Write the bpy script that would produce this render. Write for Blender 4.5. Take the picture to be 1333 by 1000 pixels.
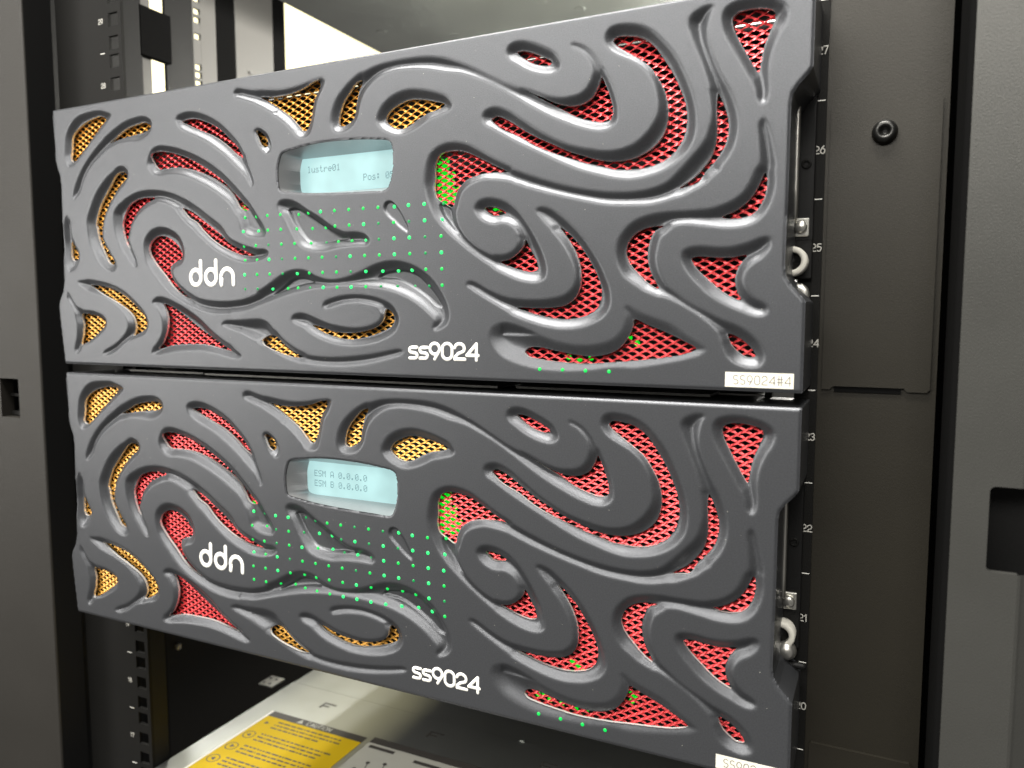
import bpy, bmesh, math, random
import numpy as np
from mathutils import Matrix, Vector
random.seed(7)
S = 0.001                     # everything below is in millimetres, 1 mm = 0.001 m
sc = bpy.context.scene
for o in list(bpy.data.objects): bpy.data.objects.remove(o)

# ------------------------------------------------------------------ camera
cam = bpy.data.cameras.new('camera'); co = bpy.data.objects.new('camera', cam)
sc.collection.objects.link(co); sc.camera = co
yaw, pit = -0.4470, -0.0884
fw = Vector((math.sin(yaw)*math.cos(pit), math.cos(yaw)*math.cos(pit), math.sin(pit)))
rt = Vector((math.cos(yaw), -math.sin(yaw), 0)); up = rt.cross(fw)
co.matrix_world = Matrix(((rt.x, up.x, -fw.x, .51249), (rt.y, up.y, -fw.y, -.34899), (rt.z, up.z, -fw.z, .21091), (0, 0, 0, 1)))
cam.sensor_width = 36; cam.lens = 1004.3/1333*36
cam.clip_start = .01; cam.clip_end = 50
cam.dof.use_dof = True; cam.dof.focus_distance = .41; cam.dof.aperture_fstop = 9.0

# ------------------------------------------------------------------ light
w = bpy.data.worlds.new('World'); sc.world = w; w.use_nodes = True
bg = w.node_tree.nodes['Background']; bg.inputs[0].default_value = (1, .96, .9, 1); bg.inputs[1].default_value = .14
def area(name, loc, target, sx, sy, power, col=(1, .965, .90)):
    l = bpy.data.lights.new(name, 'AREA'); l.shape = 'RECTANGLE'; l.size = sx; l.size_y = sy
    l.energy = power; l.color = col
    o = bpy.data.objects.new(name, l); sc.collection.objects.link(o); o.location = loc
    o.rotation_euler = (Vector(target)-Vector(loc)).to_track_quat('-Z', 'Y').to_euler()
    return o
area('aisle_lamp_row', (-.25, -1.75, 1.25), (.1, 0, .22), 3.2, .55, 60)
area('aisle_end_fill', (-1.9, -1.75, .30), (.1, 0, .2), .7, 1.0, 24)  # unseen fill for the bright aisle end, added to lift the lower bezel's left
area('ceiling_lamp_above_rack', (.1, -.55, 1.9), (.2, -.2, 0), 1.8, .40, 98)
area('rear_aisle_lamp', (-.80, .75, 1.22), (.05, .2, -.13), .5, .10, 56, (1, .98, .93))
area('rear_gap_fill', (.42, .95, .42), (-.06, .2, .43), .4, .1, 18, (1, .96, .88))  # unseen fill added in the rack gap to brighten posts and underside
sc.view_settings.view_transform = 'Standard'; sc.view_settings.look = 'None'
sc.view_settings.exposure = 0; sc.view_settings.gamma = 1; sc.view_settings.use_curve_mapping = False
sc.cycles.max_bounces = 8; sc.cycles.caustics_reflective = False; sc.cycles.caustics_refractive = False
sc.cycles.use_denoising = True

# ------------------------------------------------------------------ materials
def mat(name, col, rough=.5, metal=0, bump=0, bscale=900, var=0, vscale=30, emit=None, estr=0, spec=.5, rvar=0, evar=0):
    m = bpy.data.materials.new(name); m.use_nodes = True; nt = m.node_tree; b = nt.nodes['Principled BSDF']
    b.inputs['Base Color'].default_value = (*col, 1); b.inputs['Roughness'].default_value = rough
    b.inputs['Metallic'].default_value = metal; b.inputs['Specular IOR Level'].default_value = spec
    tc = nt.nodes.new('ShaderNodeTexCoord')
    if bump:
        n = nt.nodes.new('ShaderNodeTexNoise'); n.inputs['Scale'].default_value = bscale; n.inputs['Detail'].default_value = 3
        nt.links.new(tc.outputs['Object'], n.inputs['Vector'])
        u = nt.nodes.new('ShaderNodeBump'); u.inputs['Strength'].default_value = bump; u.inputs['Distance'].default_value = .0004
        nt.links.new(n.outputs['Fac'], u.inputs['Height']); nt.links.new(u.outputs['Normal'], b.inputs['Normal'])
    if var or rvar:
        n2 = nt.nodes.new('ShaderNodeTexNoise'); n2.inputs['Scale'].default_value = vscale; n2.inputs['Detail'].default_value = 6
        nt.links.new(tc.outputs['Object'], n2.inputs['Vector'])
        if var:
            r = nt.nodes.new('ShaderNodeMapRange'); r.inputs['To Min'].default_value = 1-var; r.inputs['To Max'].default_value = 1+var
            nt.links.new(n2.outputs['Fac'], r.inputs['Value'])
            mx = nt.nodes.new('ShaderNodeVectorMath'); mx.operation = 'SCALE'; mx.inputs[0].default_value = col
            nt.links.new(r.outputs['Result'], mx.inputs['Scale']); nt.links.new(mx.outputs['Vector'], b.inputs['Base Color'])
        if rvar:
            r = nt.nodes.new('ShaderNodeMapRange'); r.inputs['To Min'].default_value = rough-rvar; r.inputs['To Max'].default_value = rough+rvar
            nt.links.new(n2.outputs['Fac'], r.inputs['Value']); nt.links.new(r.outputs['Result'], b.inputs['Roughness'])
    if emit:
        b.inputs['Emission Color'].default_value = (*emit, 1); b.inputs['Emission Strength'].default_value = estr
        if evar:
            n3 = nt.nodes.new('ShaderNodeTexNoise'); n3.inputs['Scale'].default_value = 45; n3.inputs['Detail'].default_value = 2
            nt.links.new(tc.outputs['Object'], n3.inputs['Vector'])
            r3 = nt.nodes.new('ShaderNodeMapRange'); r3.inputs['From Min'].default_value = .3; r3.inputs['From Max'].default_value = .7
            r3.inputs['To Min'].default_value = estr*(1-evar); r3.inputs['To Max'].default_value = estr*(1+evar)
            nt.links.new(n3.outputs['Fac'], r3.inputs['Value']); nt.links.new(r3.outputs['Result'], b.inputs['Emission Strength'])
    return m
M = dict(
 paint=mat('satin_grey_paint', (.093, .097, .106), .36, .6, .22, 2600, .30, 1500, rvar=.08),
 edge=mat('rim_highlight', (.66, .66, .64), .30, .45),  # highlight along the opening rims, put into a light colour
 red=mat('red_mesh_paint', (.76, .060, .066), .27, .35, .05, 900, .12, 200),
 gold=mat('gold_mesh_paint', (.92, .48, .09), .28, .35, .05, 900, .12, 200),
 void=mat('matt_black', (.004, .004, .004), .8, spec=.05),
 black=mat('black_paint', (.008, .008, .008), .55, 0, .15, 1500, spec=.25),
 rail=mat('black_rail_paint', (.008, .0078, .0072), .65, 0, .3, 1200, .15, 40, spec=.15),
 post=mat('brown_black_textured_paint', (.020, .0175, .012), .46, .2, .16, 1600, .15, 25),
 pillar_left=mat('brown_grey_paint', (.019, .017, .0138), .52, .1, .35, 1300, .12, 20, rvar=.06),
 pillar=mat('grey_textured_paint', (.070, .070, .065), .35, .35, .25, 1500, .12, 20, rvar=.06),
 steel=mat('galvanised_steel', (.46, .475, .455), .36, .92, .08, 300, .10, 18, rvar=.07),
 zinc=mat('zinc_hardware', (.72, .71, .66), .30, .9, .05, 300, .1, 90),
 frame=mat('silver_grey_frame', (.42, .42, .43), .28, .75, .1, 900),
 darkmetal=mat('black_oxide_screw', (.05, .05, .048), .28, .8),
 dark=mat('dark_drawer_plastic', (.03, .03, .03), .5, 0, .1, 900),
 white=mat('white_print', (.90, .89, .84), .6),
 print_=mat('pale_grey_print', (.50, .49, .45), .6),
 cream=mat('cream_label_paper', (.82, .79, .68), .6, 0, 0, 0, .03, 120),
 ink=mat('grey_label_ink', (.09, .085, .08), .7),
 yellow=mat('yellow_label', (.72, .49, .012), .6, 0, 0, 0, .05, 40, spec=.15),
 lab=mat('grey_white_label', (.52, .52, .46), .4, 0, 0, 0, .05, 60),
 labink=mat('dark_label_ink', (.06, .055, .05), .5),
 nylon=mat('white_nylon', (.80, .78, .70), .4, 0, .03, 300),
 palepost=mat('pale_grey_post', (.17, .166, .155), .5, 0, .05, 300, .06, 15),
 led=mat('green_lamp', (.0, .05, .01), .3, emit=(.0, .78, .10), estr=1.2),
 led2=mat('bright_green_lamp', (.0, .08, .02), .3, emit=(.03, 1, .20), estr=1.6),
 led0=mat('dim_green_lamp', (.0, .05, .01), .3, emit=(.0, .45, .10), estr=.9),
 led3=mat('deep_green_lamp', (.0, .1, .01), .3, emit=(.0, .75, .02), estr=1.0),
 lcd=mat('lcd_backlight', (.08, .12, .12), .35, emit=(.52, .82, .82), estr=.85, spec=.35, evar=.14),
 lcdink=mat('lcd_segment', (.02, .03, .04), .4, emit=(.26, .50, .54), estr=.6, spec=.1),
 tube=mat('luminous_diffuser', (.9, .85, .7), .5, emit=(1, .90, .50), estr=1.55),
)

# ------------------------------------------------------------------ helpers
def link(name, me, m=None, parent=None, smooth=False, loc=None):
    o = bpy.data.objects.new(name, me); sc.collection.objects.link(o)
    if m is not None and not me.materials: me.materials.append(M[m])
    if parent: o.parent = parent
    if loc: o.location = [c*S for c in loc]
    if smooth: me.shade_smooth()
    return o
def mesh(vs, fs):
    me = bpy.data.meshes.new('m'); me.from_pydata([(a*S, b*S, c*S) for a, b, c in vs], [], fs); me.update(); return me
def obj(name, vs, fs, m, parent=None, smooth=False, loc=None): return link(name, mesh(vs, fs), m, parent, smooth, loc)
def thing(name, label, cat, loc=(0, 0, 0), group=None):
    o = bpy.data.objects.new(name, None); sc.collection.objects.link(o); o.empty_display_size = .01
    o.location = [c*S for c in loc]; return tag(o, label, cat, group)
def tag(o, label, cat, group=None):
    o['label'] = label; o['category'] = cat
    if group: o['group'] = group
    return o
class MB:
    def __init__(s): s.v = []; s.f = []
    def add(s, v, f): n = len(s.v); s.v += [tuple(p) for p in v]; s.f += [tuple(i+n for i in q) for q in f]; return s
    def box(s, x0, x1, y0, y1, z0, z1, c=0):
        if c <= 0:
            v = [(x, y, z) for x in (x0, x1) for y in (y0, y1) for z in (z0, z1)]
            return s.add(v, [(0, 1, 3, 2), (4, 6, 7, 5), (0, 4, 5, 1), (2, 3, 7, 6), (0, 2, 6, 4), (1, 5, 7, 3)])
        # box with chamfered front (y0) rim and vertical edges
        bm = bmesh.new(); bmesh.ops.create_cube(bm, size=1)
        for q in bm.verts: q.co = Vector((x0 if q.co.x < 0 else x1, y0 if q.co.y < 0 else y1, z0 if q.co.z < 0 else z1))
        bmesh.ops.bevel(bm, geom=bm.edges[:], offset=c, segments=3, profile=.5, affect='EDGES')
        bm.verts.index_update()
        s.add([q.co[:] for q in bm.verts], [[q.index for q in f.verts] for f in bm.faces]); bm.free(); return s
    def prism(s, poly, y0, y1):            # poly in x,z, extruded along y
        n = len(poly)
        v = [(x, y0, z) for x, z in poly]+[(x, y1, z) for x, z in poly]
        return s.add(v, [tuple(range(n)), tuple(range(2*n-1, n-1, -1))]+[(i, i+n, (i+1) % n+n, (i+1) % n) for i in range(n)])
    def lathe(s, cx, cz, prof, n=32):      # prof of (r, y) around a y axis
        m = len(prof); v = []
        for k in range(n):
            a = 2*math.pi*k/n
            v += [(cx+r*math.cos(a), y, cz+r*math.sin(a)) for r, y in prof]
        return s.add(v, [(k*m+j, k*m+j+1, (k+1) % n*m+j+1, (k+1) % n*m+j) for k in range(n) for j in range(m-1)])
    def tube(s, pts, r, ry=None, n=8, cap=True):   # pts in x,y,z ; section radius r across, ry towards the viewer
        ry = r if ry is None else ry
        P = [Vector(p) for p in pts]; rings = []
        closed = (P[0]-P[-1]).length < 1e-6
        if closed: P = P[:-1]
        N = len(P)
        def ring(c, t, k):
            side = Vector((-t.z, 0, t.x))
            if side.length < 1e-6: side = Vector((1, 0, 0))
            side.normalize(); o = Vector((0, 1, 0))
            if abs(t.normalized().y) > .9: side = Vector((1, 0, 0)); o = Vector((0, 0, 1))
            return [c+side*(r*k*math.cos(2*math.pi*i/n))+o*(ry*k*math.sin(2*math.pi*i/n)) for i in range(n)]
        for i in range(N):
            a = P[i-1] if (i or closed) else P[i]; b = P[(i+1) % N] if (i < N-1 or closed) else P[i]
            t = (b-a)
            if t.length < 1e-9: continue
            t.normalize()
            if not closed and cap and i == 0:
                for q in (90, 60, 30): rings.append(ring(P[0]-t*r*math.sin(math.radians(q)), t, max(.02, math.cos(math.radians(q)))))
            rings.append(ring(P[i], t, 1))
            if not closed and cap and i == N-1:
                for q in (30, 60, 90): rings.append(ring(P[i]+t*r*math.sin(math.radians(q)), t, max(.02, math.cos(math.radians(q)))))
        v = [p[:] for g in rings for p in g]; R = len(rings); f = []
        for i in range(R if closed else R-1):
            for j in range(n):
                f.append((i*n+j, i*n+(j+1) % n, (i+1) % R*n+(j+1) % n, (i+1) % R*n+j))
        if not closed: f += [tuple(range(n)), tuple(range((R-1)*n, R*n))]
        return s.add(v, f)
    def build(s, name, m, parent=None, smooth=False, loc=None): return obj(name, s.v, s.f, m, parent, smooth, loc)
    def mesh(s, m): me = mesh(s.v, s.f); me.materials.append(M[m]); return me
def arc(cx, cy, rx, ry, a0, a1, n=14):
    return [(cx+rx*math.cos(math.radians(a0+(a1-a0)*i/n)), cy+ry*math.sin(math.radians(a0+(a1-a0)*i/n))) for i in range(n+1)]
# stroke glyphs: (advance width, list of polylines) in a unit-height box
G = {
 '0': (.66, [arc(.33, .68, .28, .32, 0, 180)+arc(.33, .32, .28, .32, 180, 360)+[(.61, .68)]]),
 '9': (.66, [arc(.32, .65, .28, .35, 0, 360, 24), [(.56, .47), (.32, .0)]]),
 '2': (.66, [arc(.32, .70, .27, .30, 170, -30)+[(.50, .50), (.25, .38), (.06, .16), (.05, .02), (.62, .02)]]),
 '4': (.70, [[(.55, 0), (.55, 1), (.02, .28), (.64, .28)]]),
 '1': (.45, [[(.06, .78), (.26, 1), (.26, 0)]]),
 '3': (.62, [arc(.28, .74, .24, .26, 150, -90)+arc(.28, .26, .26, .26, 90, -150)]),
 '5': (.62, [[(.52, 1), (.12, 1), (.08, .56)]+arc(.28, .32, .27, .32, 130, -140)]),
 '6': (.66, [arc(.32, .34, .28, .34, 0, 360, 24), [(.06, .40), (.20, .75), (.46, 1)]]),
 '7': (.60, [[(.04, 1), (.56, 1), (.20, 0)]]),
 '8': (.64, [arc(.32, .75, .22, .25, 0, 360, 20), arc(.32, .25, .27, .25, 0, 360, 20)]),
 'S': (.62, [arc(.31, .745, .25, .255, 40, 240)+arc(.31, .255, .26, .255, 60, -145)]),
 's': (.56, [[(.50, .72), (.22, .72)]+arc(.22, .545, .17, .175, 90, 240, 8)+[(.30, .37)]+arc(.34, .19, .17, .175, 60, -90, 8)+[(.06, .015)]]),
 'd': (.81, [arc(.305, .32, .305, .32, 0, 360, 28), [(.61, .32), (.61, 1.0)]]),
 'n': (.80, [[(0, 0), (0, .30)]+arc(.345, .30, .345, .34, 180, 0, 14)+[(.69, 0)]]),
 '#': (.66, [[(.20, 0), (.20, 1)], [(.46, 0), (.46, 1)], [(.04, .34), (.62, .34)], [(.04, .68), (.62, .68)]]),
 'C': (.66, [arc(.36, .5, .31, .5, 45, 315)]), 'A': (.66, [[(.02, 0), (.33, 1), (.64, 0)], [(.14, .34), (.52, .34)]]),
 'U': (.66, [[(.06, 1), (.06, .30)]+arc(.33, .30, .27, .30, 180, 360, 10)+[(.60, 1)]]), 'T': (.6, [[(.02, 1), (.58, 1)], [(.30, 1), (.30, 0)]]),
 'I': (.22, [[(.11, 0), (.11, 1)]]), 'O': (.74, [arc(.37, .5, .32, .5, 0, 360, 24)]), 'N': (.70, [[(.06, 0), (.06, 1), (.62, 0), (.62, 1)]]),
}
def text(word, x, z, h, r, m, parent, name, y=0, ry=.12, wx=1.0, gap=.08, flat=None):
    for ch in word:
        if ch == ' ': x += .5*h*wx; continue
        wd, st = G[ch]; b = MB()
        for pl in st:
            run = [pl[0]]
            for k in range(1, len(pl)):
                run.append(pl[k])
                if k < len(pl)-1:
                    a = Vector((pl[k][0]-pl[k-1][0], pl[k][1]-pl[k-1][1])); c = Vector((pl[k+1][0]-pl[k][0], pl[k+1][1]-pl[k][1]))
                    if a.length > 1e-6 and c.length > 1e-6 and a.angle(c) > .9:
                        b.tube([(x+px*h*wx, y, z+pz*h) for px, pz in run], r, ry, 8); run = [pl[k]]
            b.tube([(x+px*h*wx, y, z+pz*h) for px, pz in run], r, ry, 8)
        b.build(name, m, parent, True); x += (wd+gap)*h*wx
    return x
def spline(pts, n=5):
    P = np.array(pts, float); N = len(P); out = []
    for i in range(N):
        p0, p1, p2, p3 = P[i-1], P[i], P[(i+1) % N], P[(i+2) % N]
        # centripetal Catmull-Rom
        t0 = 0; t1 = t0+max(.05, np.linalg.norm(p1-p0))**.5; t2 = t1+max(.05, np.linalg.norm(p2-p1))**.5; t3 = t2+max(.05, np.linalg.norm(p3-p2))**.5
        for k in range(n):
            t = t1+(t2-t1)*k/n
            a1 = (t1-t)/(t1-t0)*p0+(t-t0)/(t1-t0)*p1; a2 = (t2-t)/(t2-t1)*p1+(t-t1)/(t2-t1)*p2; a3 = (t3-t)/(t3-t2)*p2+(t-t2)/(t3-t2)*p3
            b1 = (t2-t)/(t2-t0)*a1+(t-t0)/(t2-t0)*a2; b2 = (t3-t)/(t3-t1)*a2+(t-t1)/(t3-t1)*a3
            out.append((t2-t)/(t2-t1)*b1+(t-t1)/(t2-t1)*b2)
    return np.array(out)
def sdf(poly, X, Z):
    """signed distance (positive inside) of grid points to a closed polygon"""
    x, z = X.ravel(), Z.ravel(); d = np.full(x.shape, 1e9); ins = np.zeros(x.shape, bool)
    A = poly; Bp = np.roll(poly, -1, 0)
    for (ax, az), (bx, bz) in zip(A, Bp):
        ex, ez = bx-ax, bz-az; L = ex*ex+ez*ez
        if L < 1e-12: continue
        px, pz = x-ax, z-az; t = np.clip((px*ex+pz*ez)/L, 0, 1)
        np.minimum(d, (px-t*ex)**2+(pz-t*ez)**2, out=d)
        if az != bz:
            c = ((az > z) != (bz > z)) & (x < (bx-ax)*(z-az)/(bz-az)+ax); ins ^= c
    d = np.sqrt(d); return np.where(ins, d, -d).reshape(X.shape)

# ------------------------------------------------------------------ traced relief of the bezel (mm, x right, z up from the lower left corner)
TR = {
 'O': {
  'leaf': [(14.1,133.7),(11.4,140.8),(12.7,150.9),(16.9,159.5),(24.4,164.9),(34.0,166.6),(45.8,166.1),(54.9,164.5),(58.5,162.3),(55.7,159.3),(49.3,155.1),(41.3,150.1),(33.2,144.2),(25.0,137.9),(19.1,134.2)],
  'arcA': [(17.7,110.9),(17.1,114.1),(21.2,122.9),(28.9,132.5),(39.9,141.6),(52.2,149.3),(63.2,154.2),(73.2,157.5),(82.8,158.3),(90.5,157.4),(94.3,154.7),(93.7,150.0),(89.8,145.6),(81.8,143.2),(72.3,143.9),(64.2,144.3),(55.9,142.2),(45.5,137.0),(35.7,130.6),(28.2,122.4),(25.1,116.4),(21.0,112.4)],
  'arcB': [(57.3,125.8),(62.4,128.7),(68.1,128.6),(71.2,126.0),(71.3,122.5),(66.6,117.4),(59.7,111.8),(52.5,104.5),(47.9,97.5),(44.6,86.4),(44.5,85.5),(45.5,82.6),(48.0,78.5),(52.1,73.0),(56.0,68.1),(57.1,64.7),(53.6,62.0),(48.1,62.5),(42.3,66.0),(36.0,73.1),(31.4,82.4),(29.9,90.1),(29.8,96.9),(33.9,105.1),(39.7,113.7),(47.8,121.0)],
  'chip': [(9.5,101.9),(5.8,95.1),(4.1,88.2),(3.0,82.6),(4.1,73.2),(6.2,66.1),(9.6,62.8),(15.1,64.4),(20.0,70.1),(19.7,75.6),(16.4,80.9),(13.8,87.9),(12.8,97.2),(11.4,98.9)],
  'redA': [(116.9,153.9),(122.2,156.7),(131.0,156.4),(142.2,152.9),(153.2,146.7),(162.5,138.6),(168.9,130.2),(174.0,120.7),(177.0,113.5),(177.8,110.0),(175.7,108.0),(173.6,110.8),(169.7,115.9),(163.1,121.4),(153.8,129.2),(142.9,136.2),(133.1,141.2),(124.6,144.6),(118.9,148.5)],
  'redB': [(91.9,133.2),(95.6,137.4),(103.3,138.4),(115.3,136.4),(129.7,131.5),(142.4,125.3),(154.7,117.2),(165.3,107.9),(174.5,98.8),(180.8,90.6),(184.4,85.8),(186.1,81.7),(184.7,79.1),(179.1,78.5),(172.4,79.6),(167.7,82.5),(165.6,88.2),(161.4,96.0),(155.4,101.7),(144.5,108.6),(131.8,114.6),(118.8,119.2),(106.9,120.5),(99.2,120.2),(92.9,122.8),(90.4,128.0)],
  'crescent': [(75.8,64.0),(72.3,65.2),(64.6,73.5),(59.4,81.5),(56.6,89.4),(56.0,98.3),(56.4,100.4),(60.4,104.6),(70.1,108.9),(80.0,111.9),(91.1,112.7),(103.3,111.1),(115.3,107.6),(128.3,101.6),(140.9,93.8),(152.0,86.3),(157.3,79.6),(166.7,74.9),(176.2,72.5),(185.2,71.9),(188.0,69.8),(184.6,66.4),(175.9,64.5),(167.7,64.4),(156.8,67.6),(145.7,73.1),(134.6,80.8),(124.7,88.3),(117.6,94.5),(111.8,99.4),(104.4,102.8),(96.8,104.3),(88.9,102.9),(79.9,98.0),(72.6,91.2),(70.3,85.3),(69.3,82.2),(72.5,76.0),(75.8,69.8),(76.8,65.3)],
  'hook': [(84.2,76.1),(85.3,82.1),(88.7,86.3),(94.4,88.7),(99.8,89.0),(106.6,87.6),(114.0,83.7),(118.2,78.0),(119.4,72.2),(118.4,67.2),(115.3,64.3),(111.4,63.3),(109.0,61.0),(109.3,57.1),(113.9,52.0),(122.6,46.8),(132.8,43.4),(144.3,42.0),(155.7,41.9),(166.8,42.9),(177.9,46.2),(177.4,46.6),(186.9,51.5),(196.3,56.6),(204.1,59.3),(214.2,59.1),(222.8,55.4),(232.5,53.3),(243.3,54.4),(253.9,57.7),(262.0,60.8),(272.2,62.6),(282.1,61.6),(291.8,57.7),(299.2,52.2),(304.3,45.8),(308.4,37.7),(308.9,31.5),(306.3,27.4),(300.0,25.1),(298.7,26.9),(299.8,30.4),(295.8,34.3),(289.4,39.2),(280.8,43.6),(269.7,47.0),(258.4,48.6),(244.4,49.5),(230.0,49.1),(213.9,47.3),(199.7,44.5),(183.8,40.1),(167.4,35.6),(156.3,34.5),(174.7,35.0),(158.2,34.0),(141.1,34.2),(128.1,36.9),(114.9,42.6),(103.0,49.2),(94.1,57.0),(86.8,65.9)],
  'triL': [(88.8,41.4),(92.2,44.7),(99.7,44.8),(108.8,42.0),(119.2,37.6),(130.8,31.2),(140.6,23.8),(150.4,17.6),(160.1,12.0),(164.4,8.7),(159.8,6.8),(151.4,8.2),(140.0,10.6),(125.4,11.4),(110.2,10.5),(97.7,8.6),(89.0,7.7),(86.4,9.5),(91.7,14.3),(96.5,19.9),(98.4,26.5),(97.2,33.1),(93.1,38.0)],
  'cornerL': [(6.3,49.6),(9.0,47.2),(13.4,41.3),(21.1,36.5),(31.6,35.6),(41.7,32.1),(44.6,29.0),(42.6,25.0),(35.7,20.0),(26.6,15.2),(18.5,12.8),(15.8,8.2),(12.1,7.3),(10.7,10.5),(13.9,16.5),(15.4,24.8),(14.1,31.8),(10.2,38.9),(5.9,44.9)],
  'arcC': [(16.8,55.9),(22.6,57.2),(36.5,55.8),(50.0,53.2),(61.4,49.1),(70.9,43.4),(78.7,37.2),(83.5,30.9),(84.0,26.4),(80.5,21.7),(71.1,18.8),(60.9,14.6),(52.2,9.3),(43.5,6.5),(39.4,7.5),(41.6,9.7),(52.5,14.5),(61.3,20.6),(65.5,26.3),(64.2,31.9),(58.3,38.7),(47.7,44.3),(35.9,48.1),(23.1,51.7)],
  'triT': [(164.1,163.6),(167.2,165.7),(175.1,164.1),(188.2,161.4),(200.9,159.9),(212.2,160.4),(222.0,162.0),(229.3,162.7),(231.0,161.6),(228.5,157.3),(225.1,152.1),(223.6,145.8),(222.3,139.4),(219.7,133.8),(215.1,132.4),(210.8,133.7),(206.5,137.9),(199.1,144.4),(190.4,150.2),(180.1,155.2),(169.6,158.9),(164.5,160.9)],
  'eyeT': [(180.2,139.8),(184.1,140.2),(188.4,137.8),(191.1,132.9),(190.9,128.1),(187.8,126.4),(184.2,130.4),(181.6,134.8)],
  'swoosh': [(236.9,134.2),(234.8,138.1),(235.7,144.4),(239.4,150.5),(245.3,156.1),(252.5,160.7),(260.5,163.7),(269.4,165.4),(293.0,165.6),(304.4,163.8),(314.4,160.3),(324.3,155.7),(333.9,150.4),(341.5,146.2),(349.0,142.8),(356.3,139.9),(363.6,136.8),(370.7,135.0),(376.8,135.2),(382.0,137.2),(385.4,141.1),(386.6,144.8),(385.7,149.6),(382.7,153.9),(379.2,156.7),(375.6,158.7),(375.9,160.0),(379.2,159.4),(383.5,157.1),(387.8,152.6),(391.2,146.7),(394.2,140.9),(396.8,134.4),(398.3,127.9),(397.9,122.6),(394.9,119.6),(389.0,119.2),(381.3,121.4),(373.4,124.6),(365.4,128.2),(356.4,133.3),(347.1,139.2),(336.8,145.4),(327.2,150.3),(316.6,154.5),(308.3,156.2),(298.1,158.9),(287.6,160.5),(277.0,160.9),(268.2,159.4),(261.7,155.7),(257.1,151.1),(254.2,145.1),(251.8,139.0),(248.8,135.1),(243.9,133.3)],
  'dee': [(264.8,136.3),(266.6,141.0),(271.3,146.0),(277.9,149.2),(286.5,150.2),(295.9,148.6),(304.1,145.8),(309.4,142.9),(311.7,139.5),(309.9,137.0),(304.1,135.9),(297.8,134.0),(291.5,130.7),(285.1,128.7),(278.7,128.4),(272.1,130.5),(266.9,133.2)],
  'drop': [(195.2,96.5),(196.6,98.8),(201.5,99.8),(209.1,97.9),(216.4,93.6),(226.1,88.3),(234.4,83.1),(242.7,79.4),(249.7,79.1),(256.6,77.5),(259.7,74.3),(257.9,71.4),(249.5,71.0),(237.7,70.3),(228.0,68.9),(218.2,69.6),(210.8,72.3),(205.9,78.3),(202.3,84.3),(198.7,90.6),(196.8,92.5)],
  'smile': [(226.4,38.5),(227.9,41.0),(234.7,43.3),(245.5,44.7),(257.1,44.2),(267.4,41.8),(274.0,38.1),(277.5,33.2),(277.5,28.6),(274.0,23.7),(267.0,19.9),(257.8,17.4),(246.0,16.7),(234.1,18.0),(221.9,21.2),(212.0,26.1),(205.4,28.5),(203.2,31.2),(205.6,33.9),(212.2,34.6),(219.7,32.4),(228.2,29.0),(239.1,26.3),(250.9,25.6),(260.3,27.3),(266.0,30.4),(267.2,34.2),(265.0,37.0),(258.2,39.2),(248.9,40.2),(239.4,39.3),(231.5,37.4),(228.4,36.9)],
  'wave': [(148.3,27.7),(152.4,30.2),(160.8,30.4),(171.9,31.3),(167.2,30.8),(178.2,31.3),(184.8,29.9),(190.0,25.4),(196.3,19.4),(205.2,14.0),(215.3,10.6),(229.0,9.7),(243.5,10.3),(257.7,11.8),(269.2,13.7),(278.1,15.0),(280.7,13.8),(278.1,11.7),(269.1,9.1),(257.6,6.6),(245.8,4.9),(233.7,4.3),(218.9,4.8),(205.0,7.0),(193.4,10.7),(183.0,15.1),(172.3,19.0),(161.4,23.1),(152.2,25.8)],
  'spiral': [(294.2,101.9),(295.6,109.7),(298.8,115.6),(304.0,119.0),(311.1,120.3),(319.2,118.7),(327.1,114.6),(333.9,110.6),(340.6,107.1),(350.9,102.6),(362.0,98.4),(373.6,94.7),(385.0,91.9),(396.9,90.0),(407.7,89.6),(416.0,90.6),(422.4,92.9),(427.2,97.0),(432.7,102.7),(437.6,108.1),(441.0,113.9),(442.2,120.6),(441.4,128.2),(438.9,137.6),(435.6,146.3),(431.9,155.2),(430.4,160.7),(431.4,163.5),(435.2,165.9),(439.0,166.8),(441.9,165.9),(440.5,162.8),(439.4,157.8),(439.5,152.5),(442.0,144.7),(446.0,135.9),(449.5,129.5),(451.9,123.3),(453.2,116.4),(452.7,109.7),(450.2,103.1),(446.2,97.4),(446.8,97.3),(441.6,93.4),(433.9,89.2),(424.4,85.5),(415.2,83.7),(405.3,83.9),(392.8,85.0),(381.6,87.6),(369.2,90.8),(357.4,94.3),(347.2,97.8),(340.6,100.3),(335.8,101.4),(329.0,102.0),(322.1,99.9),(317.1,96.0),(314.8,90.9),(313.5,86.8),(314.4,80.6),(318.0,74.4),(323.9,68.9),(330.9,64.8),(337.7,62.6),(343.4,63.2),(347.7,65.9),(349.3,69.2),(348.2,73.0),(345.3,77.0),(340.6,79.0),(334.8,78.7),(328.9,80.6),(325.0,84.0),(323.8,87.0),(325.8,90.1),(330.9,91.7),(336.7,91.1),(343.4,88.4),(349.1,83.6),(354.0,77.5),(358.6,70.2),(362.3,62.4),(364.0,55.7),(363.1,51.4),(359.0,49.4),(352.0,49.8),(344.4,52.2),(334.8,57.1),(324.9,63.3),(315.9,69.7),(307.8,76.4),(301.1,83.3),(297.0,90.6),(294.6,98.5)],
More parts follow.
